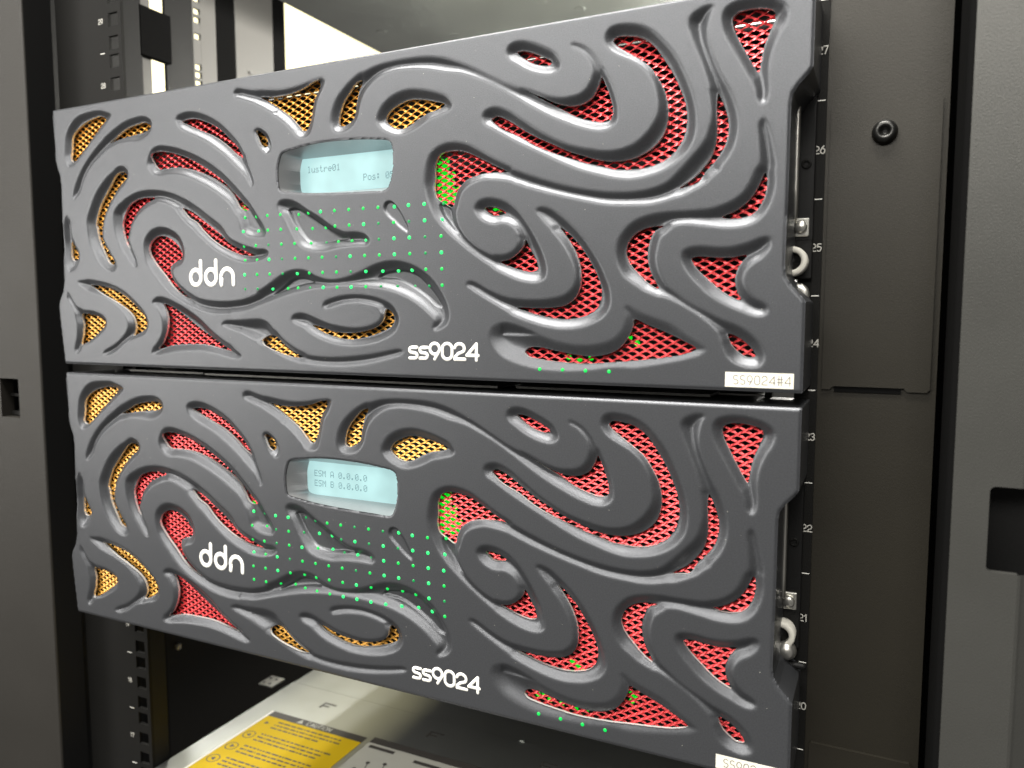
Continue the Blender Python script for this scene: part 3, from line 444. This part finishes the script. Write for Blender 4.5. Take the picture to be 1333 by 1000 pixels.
EXTRA = [(375.4, 33.7), (378.4, 31.8), (380.9, 30.7), (356.1, 12.2), (362.7, 10.6), (369.2, 9.6), (376.9, 9.0), (383, 9.6), (406.9, 23.4), (408.5, 21.4), (161.5, 93.8), (162.6, 91.8), (328, 112), (359.5, 13.6)]
def make_bezel(z0, label, lines, sticker):
    t = thing('storage_unit', label, 'storage unit', (0, 0, z0), 'storage units in the rack')
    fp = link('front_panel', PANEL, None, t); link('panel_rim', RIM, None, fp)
    for k in INS: link('mesh_insert', INS[k], None, t)
    # display: funnel, backlit screen, characters
    dsp = bpy.data.objects.new('display', None); sc.collection.objects.link(dsp); dsp.parent = t
    n = len(LCDQ); ix0, ix1, iz0, iz1 = 202.0, 270.5, 103.6, 123.8; vs = []
    cx, cz = (LCDQ[:, 0].min()+LCDQ[:, 0].max())/2, (LCDQ[:, 1].min()+LCDQ[:, 1].max())/2
    for x, z in LCDQ: vs.append((x, 1.0, z))
    for x, z in LCDQ:
        vs.append((min(ix1, max(ix0, ix0+(x-196)*(ix1-ix0)/(275-196))), 12.4, min(iz1, max(iz0, z))))
    obj('display_frame', vs, [(i, i+n, (i+1) % n+n, (i+1) % n) for i in range(n)], 'frame', dsp)
    b = MB(); b.box(ix0-2, ix1+2, 12.4, 15, iz0-2, iz1+2); b.build('screen', 'lcd', dsp)
    for l, x, z in lines: lcd_text(l, x, z, dsp, 12.3)
    text('ddn', 124.2, 51.9, 14.3, 1.45, 'white', t, 'logo_letter', 0, .22, 1.0, .08)
    text('ss9024', 283.8, 10.3, 8.2, .92, 'white', t, 'model_character', 0, .18, 1.27, .06)
    # status lamps in a grid of drilled holes
    rnd0 = random.Random(11+int(z0))
    for rr in range(6):
        for cc in range(15):
            x = 168.2+cc*9.72+(5-rr)*-.15+.6; z = 91.1-rr*8.44
            if hole_at(x, z): continue
            o = link('indicator_lamp', rnd0.choice((LEDB, LEDB, LED, LED, LED0) if cc > 7 else (LED, LED, LED, LEDB, LED0)), None, t, loc=(x, surf_y(x, z)+.12, z))
    for x in (360.3, 372.4, 384.3, 396.2): link('indicator_lamp', LED, None, t, loc=(x, surf_y(x, 6.7)+.12, 6.7))
    # lamps of the unit behind the mesh
    rnd = random.Random(int(z0)+3)
    spots = [(298+i_*3.3+(k_ % 2)*1.65, 116-k_*1.9) for k_ in range(13) for i_ in range(5) if i_*3.3 < 2.5+k_*.85]
    spots += [(160.6, 98.4), (161.8, 96.6), (331, 87.8), (334.2, 87.6), (403.3, 22.6), (407, 20), (372, 12.6), (378, 12.0), (384, 12.4)]
    if z0 == 0:
        spots += EXTRA
    for (x, z) in spots: link('indicator_lamp', LEDI, None, t, loc=(x+rnd.uniform(-.3, .3), 9.5, z+rnd.uniform(-.3, .3)))
    dust = MB(); rd = random.Random(5+int(z0))
    for _ in range(150):
        x, z, r_ = rd.uniform(4, 474), rd.uniform(3, 168), rd.choice((.10, .12, .14, .22))
        if hole_at(x, z) or hole_at(x+1, z) or hole_at(x-1, z): continue
        y = surf_y(x, z)-.06; a = rd.uniform(0, 3)
        dust.add([(x+r_*math.cos(a+k*2.1)*rd.uniform(.6, 1.6), y, z+r_*math.sin(a+k*2.1)) for k in range(3)], [(0, 1, 2)])
    d_ = dust.build('dust', 'lab', t); d_['kind'] = 'stuff'
    if sticker:
        b = MB(); b.box(450.2, 479.0, -.14, 0.02, 1.7, 8.3); st = b.build('name_label', 'cream', t); st['label'] = 'cream paper label printed '+sticker
        text(sticker, 453.6, 3.0, 3.9, .17, 'ink', st, 'label_character', -.15, .05, 1.0, .14)
    return t

P = 177.8
upper = make_bezel(P, 'upper grey storage unit with red and gold mesh swirls, its display reading lustre01', [('lustre01', 207.5, 119.2), ('Pos: 05', 247.0, 112.2)], 'SS9024#4')
lower = make_bezel(0, 'lower grey storage unit with red and gold mesh swirls, its display showing two ESM lines', [('ESM A 0.0.0.0', 207.5, 118.6), ('ESM B 0.0.0.0', 207.5, 112.6)], 'SS9024')

# ------------------------------------------------------------------ the two storage units behind the bezels
ZB = [175.7+44.45*k for k in range(-9, 9)]      # rack unit boundaries
def storage(t, lower):
    MB().box(21.5, 461, 44, 820, -.8, 171.0).build('body', 'dark', t); MB().box(21.5, 461, 46, 820, 171.1, 172).build('top_bounce_cover', 'steel', t)  # unseen steel top added to bounce light onto the underside above
    for k in range(3): MB().box(26, 456, 40.5, 43.5, 4+k*55.5, 56+k*55.5, .8).build('drawer_front', 'dark', t)
    MB().box(40, 110, 20, 43, 172.4, 173.6).box(118, 330, 14, 43, 172.6, 173.8).box(338, 440, 20, 43, 172.4, 173.6).build('top_lip', 'pillar', t)
    for k, (xa, xb) in enumerate(((3, 21), (461.5, 481.8))):
        e = MB(); e.box(xa, xb, 36.5, 39.6, 50, 133, .8); e.build('rack_ear', 'black', t)
    # hardware seen in the notch
    b = MB(); b.tube([(474.6, 27, z) for z in (132, 120, 105, 90, 78)]+[(473.6, 33, 76)], 1.15, n=10); b.build('latch_rod', 'zinc', t, True)
    b = MB(); b.lathe(478.0, 102.5, [(.9, 36.3), (1.3, 35.9), (2.1, 35.9), (2.3, 36.45)], 24); b.build('screw_hole', 'rail', t, True)
    b = MB(); b.box(474.0, 480.2, 34.8, 36.6, 69.6, 78.0, .5); nt_ = b.build('cage_nut', 'zinc', t); b = MB(); b.lathe(476.6, 73.9, [(0.02, 32.3), (2.3, 32.4), (2.8, 32.9), (2.8, 34.9)], 24); b.build('bolt_head', 'zinc', nt_, True)
    b = MB(); b.box(481.2-8, 481.6, 36.0, 36.55, 68.2, 79.4); b.build('nut_recess', 'black', t)
    b = MB(); b.lathe(473.6, 58.0, [(4.0, 37), (4.0, 29.6), (4.5, 29.0), (6.2, 29.0), (6.8, 29.6), (6.8, 37)], 40); rl = b.build('guide_roller', 'nylon', t, True)
    b = MB(); b.lathe(473.6, 58.0, [(.02, 30.6), (1.4, 30.6), (1.4, 31.6), (3.6, 31.6), (3.9, 33), (3.9, 37)], 28); b.build('roller_core', 'black', rl, True)
    if lower:
        b = MB(); b.lathe(476.6, 50.6, [(.02, 27.4), (2.4, 27.7), (4.1, 29.2), (4.7, 31.4), (4.2, 33.6), (2.4, 36)], 32); b.build('thumb_screw', 'zinc', t, True)
        b = MB(); b.tube([(470, 33, 43.6), (484, 33, 43.2)], 1.7); b.build('support_bar', 'black', t, True)
        b = MB(); b.prism([(472, 41), (481, 40.5), (480, 36), (478.0, 32), (472, 31)], 34.5, 36); b.build('bracket', 'zinc', t)
    else:
        b = MB(); b.lathe(476.0, 43.0, [(.02, 33.4), (1.0, 33.4), (1.2, 33.2), (4.6, 33.2), (5.2, 33.8), (5.2, 37)], 28); b.build('thumb_screw', 'zinc', t, True)
    return t
storage(upper, False)
storage(lower, True)

# ------------------------------------------------------------------ rack rails, posts and door pillars
def holed_strip(b, x0, x1, hx0, hx1, y0, y1, z0, z1, zs, hh):
    b.box(x0, hx0, y0, y1, z0, z1); b.box(hx1, x1, y0, y1, z0, z1)
    zz = [z0]
    for z in zs: zz += [z-hh, z+hh]
    zz.append(z1)
    for k in range(0, len(zz), 2): b.box(hx0, hx1, y0+.02, y1-.02, zz[k], zz[k+1])
def rail(label, mirror):
    t = thing('rack_rail', label, 'rack rail', (0, 0, 0), 'numbered rack rails')
    zb = [z for z in ZB if -190 < z < 480]; zs = sorted(z+o for z in zb for o in (6.35, 22.2, 38.1))
    fx = (lambda a: 482.6-a) if mirror else (lambda a: a)
    b = MB(); xs = [fx(-3.0 if mirror else -49.5), fx(20.5)]; hs = [fx(7.2), fx(17.2)]
    holed_strip(b, min(xs), max(xs), min(hs), max(hs), 40, 42.5, -220, 520, zs, 4.6); b.build('flange', 'rail', t)
    b = MB(); xe = fx(20.5); b.box(min(xe, fx(18.2)), max(xe, fx(18.2)), 42.5, 55.5, -220, 520); b.build('web', 'black', t)
    for k, z in enumerate(zb):
        u = 24+round((z-175.7)/44.45)
        cx = 481.8 if mirror else -2.0
        b = MB(); b.box(481.6 if mirror else cx, 485.0 if mirror else cx+4.6, 39.93, 39.99, z-.22, z+.22); b.build('unit_tick', 'white', t)
        text(str(u), 480.9 if mirror else cx-.6, z+20.6, 3.3, .30, 'print_', t, 'unit_number', 39.95, .05, 1.0, .10)
    return t
rail('black numbered rail with square holes at the left of both bezels', False)
rail('black numbered rail with white unit marks at the right of both bezels', True)
# pale clips in some square holes of the left rail
t = thing('rack_post', 'dark brown painted post with screwed cover plate, right of the numbered rail', 'rack post')
b = MB(); b.box(485.0, 535, 41.5, 90, -220, 520); b.build('face', 'post', t)
MB().box(530, 548, 91, 93, -260, 560).build('back_return', 'void', t)
def cover(z0, z1, screw):
    p = bpy.data.objects.new('x', None)
    bpy.data.objects.remove(p)
    poly = [(487.6, z0), (491.0, z0), (492.4, z0+1.6), (522, z0+1.6), (523.4, z0), (531.2, z0), (532.4, z0+1.2), (532.4, z1-1.2), (531.2, z1), (488.4, z1), (487.6, z1-.8)]
    m = MB(); m.prism(poly, 39.9, 41.7); c = m.build('cover_plate', 'post', t)
    m = MB(); m.box(493, 521, 40.5, 41.45, z0-1.0, z0+1.5); m.build('slot', 'void', c)
    if screw:
        m = MB(); m.lathe(510.0, screw, [(.9, 37.6), (1.9, 37.0), (2.3, 36.2), (3.2, 36.0), (4.4, 36.6), (5.2, 38.0), (5.4, 40.6)], 32); s_ = m.build('screw', 'darkmetal', c, True)
        m = MB(); m.lathe(510.0, screw, [(.02, 37.9), (1.9, 37.9), (2.2, 36.6)], 6); m.build('drive_recess', 'black', s_)
cover(176.5, 306, 292.2); cover(-190, 2.5, None)
# left pillar
t = thing('door_pillar', 'grey brown painted pillar with a small slot at the left edge', 'door pillar', group='pillars framing the rack')
xs_, zs_ = (-190, -100, -77.5, -51.4), (-260, 133, 163, 560); b = MB()
v = [(x, 15, z) for x in xs_ for z in zs_]+[(x, 25, z) for x in xs_[1:3] for z in zs_[1:3]]
b.add(v, [(i*4+j, i*4+4+j, i*4+5+j, i*4+1+j) for i in range(3) for j in range(3) if (i, j) != (1, 1)]+[(5, 9, 18, 16), (9, 10, 19, 18), (10, 6, 17, 19), (6, 5, 16, 17)])
b.build('face', 'pillar_left', t)
prof = [(-51.4+1.4*math.sin(math.radians(a)), 16.4-1.4*math.cos(math.radians(a))) for a in (0, 22, 45, 68, 90)]
MB().add([(x, y, z) for z in (-260, 560) for x, y in prof], [(i, i+1, i+6, i+5) for i in range(4)]).build('rounded_edge', 'pillar_left', t, True)
MB().add([(-50, y, z) for z in (-260, 560) for y in (16.4, 37)], [(0, 1, 3, 2)]).build('inner_return', 'black', t)  # shade on the pillar's inner face is put into its black colour
MB().box(-120, -60, 30, 31, 110, 190).build('slot_back', 'black', t)
MB().box(-99, -78, 22, 24, 148.6, 150.6).box(-99, -78, 22, 24, 134, 137).build('slot_rib', 'rail', t)
b = MB(); b.box(-190, -56, 37, 120, -260, 560); b.build('inner_channel', 'black', t)
# right pillar with its rectangular opening
t = thing('door_pillar', 'dark grey textured pillar with a rectangular opening at the right edge', 'door pillar', group='pillars framing the rack')
cr = 2.5; r = 2.2; hx0, hz0, hz1 = 552.8, 110.2, 144.4
edge = [(563.5, hz0)]+arc(hx0+r, hz0+r, r, r, 270, 180, 5)+arc(hx0+r, hz1-r, r, r, 180, 90, 5)+[(563.5, hz1)]
n = len(edge)
b = MB(); poly = [(537.6+cr, -260), (563.5, -260)]+edge+[(563.5, 560), (537.6+cr, 560)]
b.add([(x, 0, z) for x, z in poly], [tuple(range(len(poly)))]); b.build('face', 'pillar', t)
b = MB(); b.add([(x, 0, z) for x, z in edge]+[(x, 3, z) for x, z in edge], [(k, k+1, k+1+n, k+n) for k in range(n-1)]); b.build('opening_rim', 'pillar', t)
prof = [(537.6+cr-cr*math.sin(math.radians(a)), cr-cr*math.cos(math.radians(a))) for a in (0, 22, 45, 68, 90)]+[(537.6, 40)]; k_ = len(prof)
MB().add([(x, y, z) for z in (-260, 560) for x, y in prof], [(i, i+1, i+1+k_, i+k_) for i in range(k_-1)]).build('inner_return', 'void', t, True)
prof = [(563.5, 0), (564.6, .3), (565.6, 1.0), (600, 18)]; k_ = len(prof)
for za, zb_ in ((-260, hz0), (hz1, 560)):
    MB().add([(x, y, z) for z in (za, zb_) for x, y in prof], [(i, i+1, i+1+k_, i+k_) for i in range(k_-1)]).build('bevelled_side', 'pillar', t)
MB().box(545, 620, 22, 24, 95, 160).build('opening_back', 'black', t)

# ------------------------------------------------------------------ chassis below
t = thing('lower_chassis', 'bare metal chassis top with warning labels under the lower bezel', 'server chassis')
ZT = -135.0
MB().box(21.5, 461, 30, 196.0, ZT-40, ZT).build('front_cover', 'steel', t)
MB().box(21.5, 461, 197.2, 820, ZT-40, ZT-.6).build('rear_cover', 'steel', t)
for x in (79.3, 190.1, 291.6, 396):
    b = MB(); b.box(x-5, x-3, 168.5, 178, ZT+.04, ZT+.12); b.box(x-2.95, x+8, 176, 178, ZT+.04, ZT+.12); b.box(x-2.95, x+3.5, 171.6, 173.4, ZT+.04, ZT+.12); b.build('hook_slot', 'labink', t)
MB().box(258, 262, 196.2, 201, ZT, ZT+.8).build('tab', 'steel', t)
def flat_label(name, label, x0, x1, y0, y1, m, parent):
    o = MB().box(x0, x1, y0, y1, ZT+.02, ZT+.25).build(name, m, parent); o['label'] = label; return o
yl = flat_label('caution_label', 'yellow caution label with grey heading', 44.2, 143.0, -5, 138.0, 'yellow', t)
MB().box(44.2, 143.0, 138.0, 146.2, ZT+.02, ZT+.26).build('label_heading', 'labink', yl)
MB().box(41.8, 44.0, -5, 146.2, ZT+.02, ZT+.2).build('label_margin', 'white', yl)
def ftext(word, x, y, h, r, m, parent, name, z):
    for ch in word:
        wd, st = G[ch]; b = MB()
        for pl in st:
            for (ax, ay), (bx, by) in zip(pl[:-1], pl[1:]):
                dx, dy = bx-ax, by-ay; L = math.hypot(dx, dy) or 1; nx, ny = -dy/L*r, dx/L*r; z += .0004
                p = [(x+ax*h+nx, y+ay*h+ny, z), (x+bx*h+nx, y+by*h+ny, z), (x+bx*h-nx, y+by*h-ny, z), (x+ax*h-nx, y+ay*h-ny, z)]
                b.add(p, [(0, 1, 2, 3)])
        b.build(name, m, parent); x += (wd+.14)*h
ftext('CAUTION', 84, 139.7, 5.0, .42, 'lab', yl, 'heading_letter', ZT+.3)
b = MB(); b.add([(74, 139.6, ZT+.3), (80.5, 139.6, ZT+.3), (77.2, 145.2, ZT+.3)], [(0, 1, 2)]); b.build('warning_sign', 'lab', yl)
rr = random.Random(5)
for k, y in enumerate((126, 106, 87, 68)):
    b = MB()
    n = 28
    ring = [(51.8+5.4*math.cos(2*math.pi*i/n), y+2+5.4*math.sin(2*math.pi*i/n)) for i in range(n)]; ring2 = [(51.8+4.6*math.cos(2*math.pi*i/n), y+2+4.6*math.sin(2*math.pi*i/n)) for i in range(n)]
    if k: b.add([(x, q, ZT+.3) for x, q in ring]+[(x, q, ZT+.3) for x, q in ring2], [(i, (i+1) % n, (i+1) % n+n, i+n) for i in range(n)])
    for j in range(3):
        a = j*2.1+k; b.add([(51.8+2.6*math.cos(a)-.7, y+2+2.2*math.sin(a), ZT+.31+.01*j), (51.8+2.6*math.cos(a)+.9, y+2+2.2*math.sin(a)+.3, ZT+.31+.01*j), (51.8-1.2*math.cos(a), y+2+1.6, ZT+.31+.01*j), (51.8-1.8*math.cos(a), y+.6, ZT+.31+.01*j)], [(0, 1, 2, 3)])
    b.build('hazard_symbol', 'labink', yl)
    for ln in range(3):
        x = 60.5; end = 132-rr.random()*24*(ln == 2)-8*rr.random(); b = MB()
        while x < end:
            wl = 1.2+rr.random()*5.5; q = y+6.2-ln*4.6
            b.add([(x, q, ZT+.3), (x+wl, q, ZT+.3), (x+wl, q+1.7, ZT+.3), (x, q+1.7, ZT+.3)], [(0, 1, 2, 3)]); x += wl+1.1
        b.build('text_line', 'labink', yl)
wl_ = flat_label('diagram_label', 'grey white instruction label with dark heading', 148.5, 330, -5, 141.5, 'lab', t)
MB().box(148.5, 330, 141.7, 149.5, ZT+.02, ZT+.26).build('label_heading', 'labink', wl_)
for (x, y) in ((152, 136), (196, 133), (240, 133)):
    MB().box(x, x+24, y-1, y+2.8, ZT+.27, ZT+.31).build('caption', 'labink', wl_)
for (x, y) in ((165, 117), (178, 121), (172, 108), (188, 110), (160, 106)):
    b = MB(); n = 14; b.add([(x+1.7*math.cos(2*math.pi*i/n), y+1.7*math.sin(2*math.pi*i/n), ZT+.30) for i in range(n)], [tuple(range(n))])
    b.add([(x-.4, y, ZT+.29), (x+.4, y, ZT+.29), (x+4.4, y-12, ZT+.29), (x+3.6, y-12, ZT+.29)], [(0, 1, 2, 3)]); b.build('diagram_mark', 'labink', wl_)

# ------------------------------------------------------------------ chassis above: only its underside shows
t = thing('upper_chassis', 'metal underside of the chassis above the upper bezel', 'server chassis', (0, 0, 487))
MB().box(23.5, 461, 42, 1100, 0, 60).build('base_plate', 'steel', t)
for (x, y) in [(60, 300), (120, 340), (150, 260), (190, 420), (230, 300), (255, 330), (300, 280), (110, 520), (200, 560), (330, 380), (338, 372), (330, 300), (370, 260), (376, 252)]:
    b = MB(); n = 18; b.add([(x+4*math.cos(2*math.pi*i/n), y+4*math.sin(2*math.pi*i/n), -.35) for i in range(n)]+[(x+5.5*math.cos(2*math.pi*i/n), y+5.5*math.sin(2*math.pi*i/n), 0) for i in range(n)], [tuple(range(n))]+[(i, (i+1) % n, (i+1) % n+n, i+n) for i in range(n)]); b.build('rivet', 'steel', t)

# ------------------------------------------------------------------ rear of the rack
GRP = 'uprights along the left side of the rack'
def upright(name, label, y0, y1, z0, z1, m, holes=None, x0=-63, x1=-60):
    t = thing(name, label, 'upright', (0, 0, 0), GRP); b = MB()
    if holes:
        hy0, hy1, zs, hh = holes
        b.box(x0, x1, y0, hy0, z0, z1); b.box(x0, x1, hy1, y1, z0, z1); zz = [z0]
        for z in sorted(zs): zz += [z-hh, z+hh]
        zz.append(z1)
        for k in range(0, len(zz), 2): b.box(x0+.1, x1-.1, hy0, hy1, zz[k], zz[k+1])
    else: b.box(x0, x1, y0, y1, z0, z1, .5)
    b.build('profile', m, t); return t
upright('side_post', 'pale grey side post just right of the left numbered rail', 112, 132.5, 150, 620, 'palepost')
u_ = upright('side_bracket', 'black block bridging the pale post and the bright gap at upper left', 116, 147, 428, 468, 'void', None, -58, -52)
upright('side_post', 'dark grey side post between the bright strip and the row of lit holes', 147.5, 177.5, 150, 620, 'black')
upright('perforated_post', 'pale perforated side post with a row of light holes', 178, 205, 150, 620, 'palepost', (179.5, 187.0, [505, 497, 486, 478.5, 464, 437, 430, 422.5, 415], 2.7))
upright('side_post', 'black side post left of the wide pale panel', 205.5, 229, 150, 620, 'void')
wide_ = upright('side_post', 'wide pale grey creased side post above the upper bezel', 229.5, 281, 150, 620, 'palepost')
MB().box(-60, -58.6, 246, 281, 448, 450.4).build('crease', 'palepost', wide_)
upright('side_post', 'black side post beside the glowing gap', 281.5, 299, 150, 700, 'void')
t = thing('dim_side_sheet', 'added dark sheet for the dim left side of the rack below the lower bezel', 'shade sheet')  # added dark sheet, stands for the dim uprights going on below
MB().box(-66, -62, 60, 900, -420, -25).build('sheet', 'post', t)
t = thing('luminaire', 'bright warm diffuser glowing beyond the left side of the rack', 'lamp')
MB().box(-640, -630, 520, 1500, 588, 1100).build('diffuser', 'tube', t)
# odd pieces in the dark space below the lower bezel
t = thing('support_bracket', 'pale metal bracket plate beside the lower chassis', 'bracket')
b = MB(); b.box(-1, 15, 174, 192, -133, -131.5); b.build('plate', 'zinc', t)
for (x, y) in ((2, 178), (9, 178), (2, 187), (9, 187)):
    b = MB(); b.box(x-1.2, x+1.2, y-1.2, y+1.2, -131.4, -131.2); b.build('hole_mark', 'labink', t)
for i, (y, z, lab) in enumerate(((150, -75, 'small bright clip under the left end of the lower bezel, topmost of three'), (150.5, -82, 'small bright clip under the left end of the lower bezel, middle of three'), (136, -92, 'small bright clip under the left end of the lower bezel, lowest of three'))):
    t = tag(MB().box(-61.8, -58, y-2.2, y+2.2, z-2.6, z+2.6, 1).build('clip', 'white'), lab, 'clip', 'bright clips on the dark side wall')
